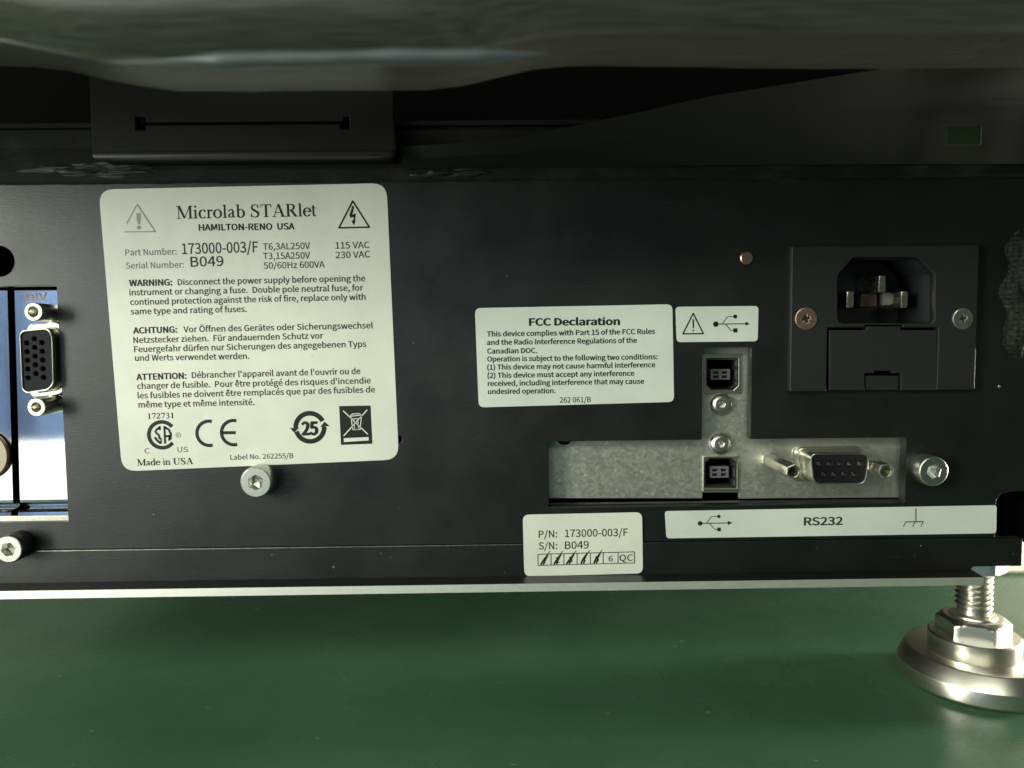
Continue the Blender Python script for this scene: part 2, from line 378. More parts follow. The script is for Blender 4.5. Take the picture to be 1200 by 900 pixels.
def serif(s, xl, yl, xr, yr, cap, Y, parent, bold=1.0, mat=None, name='text_line'):
    bm = bmesh.new(); x = 0; k = 0
    for ch in s:
        wd, st_ = SERIF[ch]
        for pts, ws in st_:
            k += 1
            for q in stroke([(x+a_, b_) for a_, b_ in pts], [w_*bold for w_ in ws]):
                try: bm.faces.new([bm.verts.new((a_, b_, 0)) for a_, b_ in q])
                except ValueError: pass
        x += wd
    fit(bm, P(xl, yl, Y), P(xr, yr, Y), cap/4.5, Y, 0.66)
    return obj(name, bm, mat or M_INK, parent)
def pxs(pts, wpx, Y, close=False):
    p = px_loop(pts, Y)
    if close:
        out = []
        for i in range(len(p)): out += stroke([p[i], p[(i+1) % len(p)]], wpx/4.5)
        for q in p: out.append(circle(q[0], q[1], wpx/9, 8))
        return out
    return stroke(p, wpx/4.5)

# ================================================================== SETTING
TABLE = -104.4
bm = box_bm(-1200, 900, -300, 420, TABLE-25, TABLE, 1.0)
t = obj('tabletop', bm, M_TABLE); t['kind'] = 'structure'; t['label'] = 'dark green glossy laminate tabletop under the instrument'
bm = box_bm(-1200, 900, 424, 440, -500, 900)
t = obj('back_wall', bm, M_BACK); t['kind'] = 'structure'; t['label'] = 'plain grey wall behind the table'
cbx = P(1154, 680, 114)[0]
t = obj('cabinet_side', box_bm(cbx, cbx+260, 114, 330, TABLE, 160, 1.5), M_WALL, smooth=True); t['label'] = 'plain cream box standing on the table behind the levelling foot'; t['category'] = 'box'
# unseen blue cloth, added at the left for the bright brackets to mirror
bm = bmesh.new(); rows = []
for j in range(25):
    z = -130+j*900/24; row = []
    for i in range(41):
        x = -1150+i*28; row.append(bm.verts.new((x, -1350+22*math.sin(x/31.0+0.3*math.sin(z/90)), z)))
    rows.append(row)
for A, B in zip(rows, rows[1:]):
    for i in range(40): bm.faces.new((A[i], A[i+1], B[i+1], B[i]))
bmesh.ops.solidify(bm, geom=bm.faces[:], thickness=4)
t = obj('mirrored_cloth', bm, M_CLOTH, smooth=True); t['label'] = 'unseen blue cloth added behind the camera for the brackets to mirror'; t['category'] = 'reflection helper'
area('cloth_fill_lamp', (-0.7, -0.9, 0.9), (-0.7, -1.35, 0.0), 0.4, 0.2, 26, (0.9, 1, 0.95), 80)  # unseen lamp added so the cloth's blue shows in the brackets
# ================================================================== THE INSTRUMENT
root = bpy.data.objects.new('laboratory_instrument', None); COL.objects.link(root)
root.location = (0, 0, TABLE*MM); root.empty_display_size = 0.02; WORLD[root.name] = Vector((0, 0, TABLE*MM))
root['label'] = 'black steel rear of a laboratory instrument with stickers and ports, standing on the green tabletop'
root['category'] = 'lab instrument'

# ---- rear panel with its cut-outs
XR = P(1197, 640)[0]; XL = -190
ztop = P(600, 211)[1]
split = P(300, 641)[1]                       # the fold line above the bottom rail
notch_z0 = P(1180, 631)[1]; notch_z1 = P(1180, 576)[1]; notch_x = P(1167, 600)[0]
outer = [(XL, split+0.02), (notch_x, split+0.02), (notch_x, notch_z0)]
outer = [(XL, split), (XL, ztop), (XR+30, ztop), (XR+30, P(1197, 572)[1])] \
      + [(notch_x+4, notch_z1), (notch_x+1.2, notch_z1-0.6), (notch_x, notch_z1-2.4), (notch_x, split)]
lcx1 = P(73, 470)[0]; lz1 = P(65, 335)[1]; lz0 = P(80, 611)[1]
left_cut = rrect(-180, lz0, lcx1, lz1, 0.3)
zx0, zx1 = P(643, 550)[0], P(1061, 550)[0]; zz1, zz0 = P(850, 515)[1], P(850, 592)[1]
sx0, sx1, sz1 = P(823, 460)[0], P(880, 460)[0], P(850, 407)[1]
T_cut = rpoly([(zx0, zz0), (zx1, zz0), (zx1, zz1), (sx1, zz1), (sx1, sz1), (sx0, sz1), (sx0, zz1), (zx0, zz1)], 0.35)
hx, hz = P(-1, 306)
hole = circle(hx, hz, 3.9)
hx2, hz2 = P(467, 515)
iz = (P(985, 300), P(1093, 380))
inlet_cut = rrect(P(965, 0)[0]*0+P(960, 370)[0], P(1000, 455)[1], P(1108, 370)[0], P(1000, 295)[1], 1)
bm = plate_bm([outer, left_cut, T_cut, hole, circle(hx2, hz2, 1.0, 20), inlet_cut], 0.0, 3.0, 0.12)
panel = obj('rear_panel', bm, M_BLACK, root, smooth=True)
# bottom rail: the folded lower edge, a hair proud
zb = P(600, 676)[1]; zb2 = P(1190, 663)[1]
bm = plate_bm([[(XL, zb), (P(1135, 670)[0], zb), (P(1140, 668)[0], zb2), (XR, zb2), (XR, notch_z0), (notch_x, notch_z0), (notch_x, split-0.12), (XL, split-0.12)]], -0.35, 3.0, 0.14)
rail = obj('bottom_rail', bm, M_BLACK, root, smooth=True)
ew = P(42, 642.3, -0.4); e2 = P(612, 636.5, -0.4)
obj('rail_highlight', box_bm(ew[0], e2[0], -0.45, -0.2, split-0.27, split-0.11), M_BOLT, rail)  # bright metal strip stands in for light caught on the rail's upper bevel
# inner housing sheets
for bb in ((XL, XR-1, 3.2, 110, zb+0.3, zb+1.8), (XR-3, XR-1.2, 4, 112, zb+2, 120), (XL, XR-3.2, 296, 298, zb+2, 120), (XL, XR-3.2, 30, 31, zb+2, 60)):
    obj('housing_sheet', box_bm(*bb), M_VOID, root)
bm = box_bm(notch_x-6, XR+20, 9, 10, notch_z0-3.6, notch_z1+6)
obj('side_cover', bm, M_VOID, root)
# base plate with bare front edge
FY = -6.8
bx1 = P(1153, 678, FY)[0]
zt = P(600, 684.3, FY)[1]; zb_ = P(600, 693.6, FY)[1]
bm = bmesh.new()
op = [(XL, FY), (bx1, FY), (P(1138, 664, 0)[0], 0.6), (P(1128, 664, 0)[0], 8), (P(1128, 664, 0)[0]-6, 106), (P(1128, 664, 0)[0]-6, 296), (XL, 296)]
top = [bm.verts.new((x, y, zt)) for x, y in op]; bot = [bm.verts.new((x, y, zb_)) for x, y in op]
bm.faces.new(top[::-1]); bm.faces.new(bot)
for i in range(len(op)):
    f = bm.faces.new((top[i], top[(i+1) % len(op)], bot[(i+1) % len(op)], bot[i])); f.material_index = 1 if i == 0 else 0
bmesh.ops.recalc_face_normals(bm, faces=bm.faces)
base = obj('base_plate', bm, [M_BLACK, M_ALU], root, label='black base plate with a bare milled aluminium front edge')

# ---- stickers
SY = -0.12          # sticker face
TY = SY-0.035       # print
def sticker(name, quad, r, mat, label):
    bm = plate_bm([rpoly(px_loop(quad, SY), r/4.5)], SY, 0.11, 0.02)
    return obj(name, bm, mat, root, label=label)
big = sticker('sticker', [(115.5, 222), (447+6, 214.5), (467.5, 538.5), (143, 552.5)], 17, M_STICK, 'large cream rating sticker with warnings in three languages')
W = lambda *a, **k: write(*a[:6], TY, big, **k)
serif('Microlab STARlet', 207, 256.4, 370.7, 253.2, 14.4, TY, big, bold=1.22, name='heading')
W('HAMILTON-RENO  USA', 233, 270.3, 345.4, 268.7, 7.2, bold=0.009)
W('Part Number:', 146.9, 299.4, 207, 298.2, 7.0, mat=M_FADE2)
W('Serial Number:', 147.5, 314.8, 215.6, 313.6, 7.0, mat=M_FADE2)
W('173000-003/F', 213.4, 297.8, 302.7, 295.4, 12.2)
W('B049', 223.5, 312.6, 262.1, 311.5, 11.4)
for s, a, b_, c, d in (('T6,3AL250V', 308.4, 292.8, 363.5, 291.6), ('T3,15A250V', 308.4, 303.9, 363.5, 302.8),
                       ('50/60Hz 600VA', 309, 315, 380.6, 313.4), ('115 VAC', 393.2, 291.4, 433.1, 290.6), ('230 VAC', 393.2, 302.6, 433.8, 301.6)):
    W(s, a, b_, c, d, 7.4, mat=M_INK2)
for s, a, b_, c, d in (('WARNING:', 151.3, 335.2, 202, 334.3), ('ACHTUNG:', 156, 390.9, 207.7, 389.6), ('ATTENTION:', 159.8, 445.4, 218.7, 443.6)):
    W(s, a, b_, c, d, 7.1, bold=0.011)
for s, a, b_, c, d in (
    ('Disconnect the power supply before opening the', 208.3, 334.1, 428, 329.4),
    ('instrument or changing a fuse.  Double pole neutral fuse, for', 151.6, 346.2, 425.5, 340.4),
    ('continued protection against the risk of fire, replace only with', 152.6, 357.4, 428.4, 351.2),
    ('same type and rating of fuses.', 153.2, 368.5, 289, 365.4),
    ('Vor Öffnen des Gerätes oder Sicherungswechsel', 215, 389.4, 436.9, 384.6),
    ('Netzstecker ziehen.  Für andauernden Schutz vor', 156.4, 402, 378.7, 396.6),
    ('Feuergefahr dürfen nur Sicherungen des angegebenen Typs', 157.3, 412.7, 429.3, 406.4),
    ('und Werts verwendet werden.', 158.3, 422.9, 292, 420.5),
    ("Débrancher l'appareil avant de l'ouvrir ou de", 224.8, 443.1, 422.4, 438.2),
    ("changer de fusible.  Pour être protégé des risques d'incendie", 160.8, 455.8, 434.4, 449.2),
    ('les fusibles ne doivent être remplacés que par des fusibles de', 161.4, 466.9, 439.5, 459.7),
    ('même type et même intensité.', 162.4, 477.7, 298, 474.5)):
    W(s, a, b_, c, d, 6.9, mat=M_INK2, bold=0.001)
serif('172731', 173.5, 490.8, 203.5, 489.9, 6.4, TY, big, bold=1.35)
serif('Made in USA', 160.8, 545.8, 226.7, 543.8, 7.6, TY, big, bold=1.45)
W('C', 169.3, 531.4, 175.8, 531.2, 6.2, mat=M_FADE2)
W('US', 208, 530.0, 220.6, 529.6, 6.2, mat=M_FADE2)
W('R', 207.8, 511.3, 210.0, 511.2, 3.0, mat=M_FADE2)
obj('registered_ring', flat_bm(stroke(arc_pts(*P(208.9, 509.8, TY), 0.62, 0.62, 0, 360, 20), 0.13), TY), M_FADE2, big)
W('Label No. 262255/B', 270, 538.8, 343.8, 536.7, 5.8, mat=M_INK2)
# symbols on the big sticker
obj('electric_shock_symbol', flat_bm(pxs([(413.4, 235.6), (397.2, 267.0), (432.8, 266.2)], 1.9, TY, True)
    + [px_loop(q, TY) for q in ([(412.6, 241.5), (415.2, 241.5), (413.0, 251.4), (409.3, 252.4)], [(409.3, 252.4), (417.2, 250.2), (415.0, 254.3), (410.6, 255.2)],
    [(414.9, 251.0), (417.2, 250.2), (415.6, 259.5), (413.6, 259.5)], [(411.8, 258.4), (417.2, 258.2), (414.4, 264.0)])], TY), M_INK, big)
obj('worn_warning_symbol', flat_bm(pxs([(160.7, 239.4), (182.2, 271.6)], 1.7, TY) + pxs([(182.2, 271.4), (146, 271.8)], 1.3, TY)
    + pxs([(160.2, 240), (148.5, 262)], 1.2, TY) + [px_loop([(159.8, 250), (164.6, 249.6), (165.0, 256), (163.8, 263), (161.8, 263), (160.0, 257)], TY), circle(*P(162.9, 266.6, TY), 0.55, 12)], TY), M_FADED, big)
def ring(cx, cz, r, a0, a1, wd, n=28): return stroke(arc_pts(cx, cz, r, r, a0, a1, n), wd)
k_ = 1/4.5
cx, cz = P(189.8, 509.6, TY)
csa = ring(cx, cz, 15.3*k_, 38, 322, 4.4*k_)
def rel(cx_, cz_, pts): return [(cx_+x*k_, cz_+z*k_) for x, z in pts]
csa += stroke(rel(cx, cz, [(-1.6, 8.6), (-5.5, 7.0), (-7.6, 3.6), (-6.0, 1.8), (-3.6, -0.4), (-3.2, -3.2), (-2.6, -5.2)]), [2.6*k_]*7)
csa += stroke(rel(cx, cz, [(-8.4, -2.6), (-6.0, -6.4), (-1.8, -10.0)]), 2.8*k_) + stroke(rel(cx, cz, [(-2.4, 10.4), (-2.4, 5.6)]), 2.4*k_) + stroke(rel(cx, cz, [(-1.4, -3.5), (-1.4, -10.5)]), 1.7*k_)
csa += stroke(rel(cx, cz, [(3.2, 10.4), (3.2, -10.4)]), 2.4*k_) + stroke(rel(cx, cz, [(3.2, 9.2), (8.2, 6.0), (10.4, 0.5), (9.4, -6.0)]), [2.6*k_]*4) + stroke(rel(cx, cz, [(3.4, -1.6), (9.5, -1.6)]), 2.4*k_) + stroke(rel(cx, cz, [(8.8, 0), (8.0, -7)]), 2.2*k_)
obj('certification_mark', flat_bm(csa, TY), M_INK, big)
ce = []
for c_, g in (((245.2, 507.8), 0), ((274.0, 507.0), 1)):
    cx, cz = P(*c_, TY); ce += ring(cx, cz, 14.4*k_, 76, 284, 3.9*k_)
    if g: ce += stroke([(cx-13.5*k_, cz), (cx+2.2*k_, cz)], 3.7*k_)
obj('conformity_mark', flat_bm(ce, TY), M_INK, big)
cx, cz = P(363.2, 500.8, TY)
rc = ring(cx, cz, 16.6*k_, 26, 182, 5.6*k_) + ring(cx, cz, 16.6*k_, 196, 362, 5.6*k_)
rc += [rel(cx, cz, [(-23.5, -0.6), (-13.0, -0.6), (-18.6, -6.0)]), rel(cx, cz, [(23.0, 1.2), (12.0, 0.4), (17.2, 6.6)])]
rc_o = obj('recycling_mark', flat_bm(rc, TY), M_INK, big)
W('25', 353.2, 509.6, 373.4, 509.2, 15.2, bold=0.022)
def q4(a, b_, c, d, u, v_):
    return ((a[0]*(1-u)+b_[0]*u)*(1-v_)+(d[0]*(1-u)+c[0]*u)*v_, (a[1]*(1-u)+b_[1]*u)*(1-v_)+(d[1]*(1-u)+c[1]*u)*v_)
WQ = ((397.4, 475.9), (434.2, 475.2), (436.4, 520.0), (399.5, 521.4))
def wp(u, v_): return q4(*WQ, u, v_)
obj('crossed_bin_symbol', flat_bm([px_loop(WQ, TY)], TY), M_INK, big)
T2 = TY-0.03
wl = pxs([wp(.12, .12), wp(.87, .75)], 1.3, T2) + pxs([wp(.89, .11), wp(.10, .77)], 1.3, T2) + [px_loop([wp(.10, .83), wp(.89, .82), wp(.89, .91), wp(.10, .93)], T2)]
wl += pxs([wp(.36, .27), wp(.40, .62), wp(.63, .62), wp(.70, .25)], 1.1, T2) + pxs([wp(.34, .25), wp(.42, .21), wp(.64, .205), wp(.72, .24), wp(.34, .27)], 1.1, T2) + pxs([wp(.40, .34), wp(.66, .33)], 0.9, T2)
wl += pxs([wp(.46, .4), wp(.46, .6)], 0.8, T2) + pxs([wp(.58, .4), wp(.58, .6)], 0.8, T2)
obj('bin_outline', flat_bm(wl, T2), M_STICK, big)

fcc = sticker('sticker', [(556.5, 361), (788, 356.5), (790, 471), (561, 477.5)], 7, M_STICK2, 'grey white declaration sticker with black print in the middle of the panel')
write('FCC Declaration', 619.8, 381.6, 726.6, 380.6, 8.4, TY, fcc, bold=0.014, name='heading')
for s, a, b_, c, d in (
    ('This device complies with Part 15 of the FCC Rules', 570.6, 394.3, 767.7, 391.1), ('and the Radio Interference Regulations of the', 570.6, 404.2, 746.4, 401.6),
    ('Canadian DOC.', 570.9, 414.3, 629.4, 413.6), ('Operation is subject to the following two conditions:', 570.9, 423.7, 770.4, 420.9),
    ('(1) This device may not cause harmful interference', 570.9, 433.3, 768, 430.2), ('(2) This device must accept any interference', 571.2, 442.9, 743.4, 440.2),
    ('received, including interference that may cause', 571.5, 452.3, 754.8, 449.5), ('undesired operation.', 571.8, 461.7, 651, 460.6)):
    write(s, a, b_, c, d, 5.9, TY, fcc, bold=0.007)
write('262 061/B', 655.8, 471.9, 692.4, 471.2, 6.3, TY, fcc)

def usb_symbol(dot, tip, up, dn, r, Y, parent, mat=M_INK):
    x0, y0 = dot; x1, y1 = tip
    L = pxs([(x0, y0), (x1-4, y1)], 1.1, Y) + [circle(*P(x0, y0, Y), r/4.5, 16), px_loop([(x1, y1), (x1-5.5, y1-2.4), (x1-5.5, y1+2.4)], Y)]
    L += pxs([(x0+(up[0]-x0)*.32, y0), (x0+(up[0]-x0)*.62, up[1]), up], 0.9, Y) + [circle(*P(up[0], up[1], Y), r*.72/4.5, 14)]
    L += pxs([(x0+(up[0]-x0)*.50, y0), (x0+(up[0]-x0)*.78, dn[1]), dn], 0.9, Y) + [px_loop([(dn[0]-r*.75, dn[1]-r*.75), (dn[0]+r*.75, dn[1]-r*.75), (dn[0]+r*.75, dn[1]+r*.75), (dn[0]-r*.75, dn[1]+r*.75)], Y)]
    return obj('usb_symbol', flat_bm(L, Y), mat, parent)
us = sticker('sticker', [(791.5, 359.5), (889, 358.5), (888, 400), (793, 401)], 5, M_STICK2, 'small sticker with a warning triangle and a plug symbol')
obj('warning_symbol', flat_bm(pxs([(812.4, 367.2), (800.4, 391.2), (824.2, 391.0)], 1.6, TY, True) + pxs([(812.4, 374), (812.5, 384.6)], 1.7, TY) + [circle(*P(812.5, 387.3, TY), .22, 10)], TY), M_INK, us)
usb_symbol((838.8, 379.8), (879, 379.4), (861.6, 370.9), (861.8, 387.2), 3.3, TY, us)

rs = sticker('sticker', [(779, 599), (1168, 592), (1167.5, 625), (781, 631)], 4, M_STICK2, 'long narrow port sticker under the serial port')
usb_symbol((820.4, 613.4), (858.4, 612.8), (842.4, 605.2), (842.6, 620.4), 2.9, TY, rs, M_INK2)
write('RS232', 941.9, 615.7, 987.6, 614.9, 9.6, TY, rs, bold=0.008, mat=M_INK2)
obj('ground_symbol', flat_bm(pxs([(1073.3, 595.8), (1073.4, 611.6)], 1.2, TY) + pxs([(1061, 611.7), (1082, 611.2)], 1.2, TY)
    + pxs([(1061.6, 611.6), (1058.6, 617.2)], 1.0, TY) + pxs([(1072.4, 611.4), (1069.4, 617.4)], 1.0, TY) + pxs([(1082, 611.2), (1079, 617.0)], 1.0, TY), TY), M_INK2, rs)

PY = -0.50; PT = PY-0.035
bm = plate_bm([rpoly(px_loop([(612.5, 603.2), (752.5, 600.2), (753.5, 672), (614.5, 675.5)], PY), 8/4.5)], PY, 0.12, 0.02)
pn = obj('sticker', bm, M_STICK, root, label='small part number sticker with pen-ticked number boxes')
write('P/N:', 631.3, 630.2, 653.0, 629.7, 8.6, PT, pn, mat=M_INK2); write('173000-003/F', 662, 629.4, 735.8, 628, 9.0, PT, pn, mat=M_INK2)
write('S/N:', 631.3, 643.9, 653.0, 643.5, 8.6, PT, pn, mat=M_INK2); write('B049', 662, 643.3, 690, 642.6, 9.0, PT, pn, mat=M_INK2)
def bl(x, t_): return (x, (649.6+(x-630.3)/113*(-2.9)) + 13.0*t_)
gx = (630.4, 645.8, 660.8, 676.3, 691.8, 706.8, 724.3, 743.4)
g = pxs([bl(gx[0], 0), bl(gx[-1], 0)], 1.0, PT) + pxs([bl(gx[0], 1), bl(gx[-1], 1)], 1.0, PT)
for x in gx: g += pxs([bl(x, 0), bl(x, 1)], 1.0, PT)
obj('number_boxes', flat_bm(g, PT), M_INK2, pn)
for i, s in enumerate('123456'):
    c_ = (gx[i]+gx[i+1])/2
    write(s, c_-(1.2 if s == '1' else 2.5), bl(c_, .82)[1], c_+(1.2 if s == '1' else 2.5), bl(c_, .82)[1], 7.0, PT, pn, mat=M_INK2)
write('QC', 725.8, bl(734, .80)[1], 741.8, bl(734, .78)[1], 7.6, PT, pn, mat=M_INK2)
for i in range(5):
    c_ = (gx[i]+gx[i+1])/2; q = [(c_-5+random.random()*2, bl(c_, .95)[1]), (c_-1, bl(c_, .55)[1]), (c_+2.5, bl(c_, .15)[1]), (c_+6+random.random()*2, bl(c_, -.28)[1])]
    pp = px_loop(q, PT-0.02)
    obj('pen_tick', flat_bm(stroke(pp, [0.45, 0.5, 0.35, 0.12]) + stroke(px_loop([(q[0][0]+3, q[0][1]), (c_+1, q[1][1]), (c_+4.5, q[2][1]-1)], PT-0.02), [0.4, 0.25, 0.1]), PT-0.02), M_INK, pn)

# ---- screws and bolts
def socket_bolt(px, py, r, length, hexr, Yb, mat, parent=root, name='socket_bolt', side=None, dome=0.0, label=None, knurl=True, core=None):
    """cylinder head screw seen from the front; (px,py) is the centre of its face"""
    Yf = Yb-length; cx, cz = P(px, py, Yf)
    N = 72
    rad = (lambda q, h, a, i: q*(1+(0.018 if (i % 2 and 0.3 < h < length-0.5 and q > r*.95) else 0))) if knurl else None
    hh = [(r*.8, length), (r, length), (r, length*.55), (r, 0.45), (r*.97, 0.15), (r*.91, 0.0)] if not dome else \
         [(r, length), (r, length*.72), (r*.93, length*.42), (r*.78, length*.16), (r*.60, 0.02), (hexr*1.18, 0)]
    # open ring of the face down to the hexagon, then the hexagonal well
    bm = bmesh.new(); rings = []
    for q, h in hh:
        rings.append([bm.verts.new((cx+(rad(q, h, 0, i) if rad else q)*math.cos(2*math.pi*i/N), Yf+h, cz+(rad(q, h, 0, i) if rad else q)*math.sin(2*math.pi*i/N))) for i in range(N)])
    a_off = random.random()
    def hexpt(i, s, h):
        a = 2*math.pi*i/N; rr = hexr*math.cos(math.pi/6)/math.cos(((a-a_off) % (math.pi/3))-math.pi/6)*s
        return bm.verts.new((cx+rr*math.cos(a), Yf+h, cz+rr*math.sin(a)))
    rings.append([hexpt(i, 1.06, 0.0) for i in range(N)]); rings.append([hexpt(i, 1.0, 0.12) for i in range(N)]); rings.append([hexpt(i, 1.0, length*.5) for i in range(N)])
    rings.append([hexpt(i, 0.35, length*.6) for i in range(N)])
    for A, B in zip(rings, rings[1:]):
        for i in range(N): bm.faces.new((A[i], A[(i+1) % N], B[(i+1) % N], B[i]))
    bm.faces.new(rings[0]); bm.faces.new(rings[-1])
    if side is not None:
        for f in bm.faces:
            if abs(f.calc_center_median().y-Yf) > 0.25 and (f.calc_center_median()-Vector((cx, f.calc_center_median().y, cz))).length > hexr*1.1: f.material_index = 1
    bmesh.ops.recalc_face_normals(bm, faces=bm.faces)
    return obj(name, bm, [mat, side] if side else mat, parent, label, smooth=True)
socket_bolt(299.5, 565.5, 4.0, 5.2, 1.95, 0.0, M_BOLT, label='silver socket head bolt below the large rating sticker')
socket_bolt(1094.5, 552.5, 3.9, 4.6, 1.9, 0.0, M_BOLT, label='silver socket head bolt right of the serial port')
socket_bolt(9.5, 644, 3.55, 5.2, 1.8, -0.35, M_BOLT, side=M_DARK, label='socket head bolt with black side in the bottom left corner')
# rivet / pin
rv = P(875.6, 302, -0.6); obj('locating_pin', lathe_bm([(1.5, 0.8), (1.72, 0.7), (1.72, 0.25), (1.45, 0.0)], rv[0], -0.6, rv[1], 'Y', 32), M_COPPER, root, smooth=True)
rv = P(1171.5, 453, -0.2); obj('small_stud', lathe_bm([(.38, 0.3), (.38, 0.1), (.2, 0.0)], rv[0], -0.2, rv[1], 'Y', 14), M_BOLT, root, smooth=True)

# ---- galvanised interface plate behind the T-shaped opening
ZY = 4.2
def zl(x0, y0, x1, y1, r=0.3): 
    a = P(x0, y1, ZY); c = P(x1, y0, ZY); return rrect(a[0], a[1], c[0], c[1], r)
hole_ring = circle(*P(662, 511, ZY), 2.45, 40)
u1 = rpoly(px_loop([(826, 417), (867, 417), (867, 461), (826, 461)], ZY), 0.5)
u2 = rpoly(px_loop([(824, 541), (829.5, 535.5), (858, 535), (865, 541), (866, 584), (823, 584)], ZY), 0.2)
dcut = zl(945, 530, 1003, 562, 1.0)
zin = rpoly(px_loop([(628, 584), (823, 584), (824, 541), (829.5, 535.5), (858, 535), (865, 541), (866, 584.4), (1072, 583), (1074, 490), (896, 490), (896, 396), (810, 396), (810, 490), (628, 490)], ZY), 0.15)
bm = plate_bm([zin, hole_ring, u1, dcut], ZY, 1.0, 0.12)
zp = obj('interface_plate', bm, M_ZINC, root, label='galvanised steel plate carrying the ports behind the opening', smooth=True)
bx = P(662, 505, 7); obj('blue_circuit_board', box_bm(bx[0]-4, bx[0]+4, 6.4, 7.0, bx[1]-4, bx[1]+4), M_BLUE, zp)
rg = P(662, 511, ZY-0.25)
obj('hole_rim', plate_bm([circle(*rg, 2.95, 40), circle(*rg, 2.4, 40)], ZY-0.2, 0.3, 0.08), M_ZINC, zp, smooth=True)
obj('plate_lip', plate_bm([zl(640, 587.5, 1066, 594, .2)], 4.6, 2.6, 0.15), M_ZINC, zp)
# button head screws
socket_bolt(846.5, 474, 2.95, 1.7, 1.0, ZY, M_BOLT, zp, 'button_screw', dome=1, knurl=False)
socket_bolt(845.5, 520.5, 3.0, 1.7, 1.0, ZY, M_BOLT, zp, 'button_screw', dome=1, knurl=False)
# square USB sockets
def usb_port(x0, y0, x1, y1, top_chamfer, frame, tongue, label):
    Yf = ZY-0.5
    out = rpoly(px_loop(frame, Yf), 0.5)
    ch = 6.0
    pts = [(x0, y0), (x1, y0), (x1, y1-ch), (x1-ch, y1), (x0+ch, y1), (x0, y1-ch)] if not top_chamfer else [(x0, y0+ch), (x0+ch, y0), (x1-ch, y0), (x1, y0+ch), (x1, y1), (x0, y1)]
    inn = rpoly(px_loop(pts, Yf), 0.15)
    sh = obj('usb_port', plate_bm([out, inn], Yf, 9.0, 0.1), M_NICKEL, root, label=label, smooth=True)
    i2 = [(p[0], p[1]) for p in rpoly(px_loop(pts, Yf), 0.15)]
    cx_ = sum(p[0] for p in i2)/len(i2); cz_ = sum(p[1] for p in i2)/len(i2)
    i3 = [((p[0]-cx_)*.9+cx_, (p[1]-cz_)*.9+cz_) for p in i2]; i4 = [((p[0]-cx_)*.985+cx_, (p[1]-cz_)*.985+cz_) for p in i2]
    obj('liner', plate_bm([i4, i3], Yf+0.35, 8.2), M_DARK, sh); obj('socket_floor', plate_bm([i4], Yf+8.6, 0.4), M_VOID, sh)
    a = P(tongue[0], tongue[3], Yf+1.5); c = P(tongue[2], tongue[1], Yf+1.5)
    wd = c[0]-a[0]; hg = c[1]-a[1]
    H1 = [(a[0]+wd*.12, a[1]+hg*.14), (a[0]+wd*.42, a[1]+hg*.14), (a[0]+wd*.42, a[1]+hg*.40), (a[0]+wd*.12, a[1]+hg*.40)]
    holes = []
    for ox in (0, .46):
        for oz in (0, .40): holes.append([(x+ox*wd, z+oz*hg) for x, z in H1])
    obj('tongue', plate_bm([rrect(a[0], a[1], c[0], c[1], .15)]+holes, Yf+1.5, 0.8), M_GREY, sh)
    obj('tongue_core', plate_bm([rrect(a[0], a[1], c[0], c[1], .15)], Yf+2.32, 6.0), M_DARK, sh)
    for k in (0.3, 0.7):
        zc = P(x1, y0+(y1-y0)*k, Yf)
        obj('spring_tab', box_bm(zc[0]-0.55, zc[0]-0.05, Yf-0.05, Yf+2, zc[1]-.45, zc[1]+.45, .1), M_DARK, sh)
    return sh
usb_port(827.5, 419.5, 865.5, 457.5, False, [(825, 414.5), (869, 414.5), (869, 461.5), (825, 461.5)], (833, 432.5, 855.5, 445), 'upper square port with chamfered lower corners')
usb_port(825.5, 536.5, 863.5, 572, True, [(823.8, 534.5), (866, 534.5), (866, 577.5), (823.8, 577.5)], (832, 546.5, 854, 560), 'lower square port with chamfered upper corners')

# ---- D-sub serial port
DF = -4.2
def dshape(x0, x1, y0, y1, sl, Y, r):
    return rpoly(px_loop([(x0, y0), (x1, y0), (x1-sl, y1), (x0+sl, y1)], Y), r, 7)
def grow(L, s):
    cx_ = sum(p[0] for p in L)/len(L); cz_ = sum(p[1] for p in L)/len(L)
    return [(p[0]+(p[0]-cx_)/max(1e-6, math.hypot(p[0]-cx_, p[1]-cz_))*s, p[1]+(p[1]-cz_)/max(1e-6, math.hypot(p[0]-cx_, p[1]-cz_))*s) for p in L]
ins = dshape(950.5, 1018, 532.5, 566.5, 4.5, DF, 1.9)
rim = grow(ins, 0.42)
sh = obj('serial_port', plate_bm([rim, ins], DF, ZY-DF+0.2, 0.15), M_NICKEL, root, label='nine-hole serial port in a nickel shell', smooth=True)
fl = grow(ins, 1.35)
obj('shell_flange', plate_bm([fl, grow(ins, .3)], ZY-1.6, 1.55, 0.45), M_NICKEL, sh, smooth=True)
obj('mounting_flange', plate_bm([rrect(min(p[0] for p in fl)-.8, min(p[1] for p in fl)-.1, max(p[0] for p in fl)+.8, max(p[1] for p in fl)+.1, 1.6)], ZY-0.35, 0.4, 0.1), M_NICKEL, sh, smooth=True)
spots = [(960 + 11.9*i, 544) for i in range(5)] + [(965.6 + 11.7*i, 556.4) for i in range(4)]
holes = [circle(*P(x, y, DF+0.4), 0.78, 16) for x, y in spots]
obj('insulator', plate_bm([grow(ins, -0.02)] + holes, DF+0.4, 3.0, 0.0), M_INSUL, sh)
obj('insulator_back', plate_bm([grow(ins, -0.02)], DF+3.5, 0.3, 0.0), M_VOID, sh)
pin_me = None
for x, y in spots:
    c_ = P(x, y, DF+0.4)
    if pin_me is None:
        o = obj('socket', plate_bm([circle(*c_, .50, 14), circle(*c_, .27, 12)], DF+0.75, 2.4, 0.06), M_CONTACT, sh, smooth=True); pin_me = o
    else:
        o = pin_me.copy(); COL.objects.link(o); o.parent = sh; o.location = Vector((c_[0]*MM, WORLD[pin_me.name].y, c_[1]*MM)) - WORLD[sh.name]
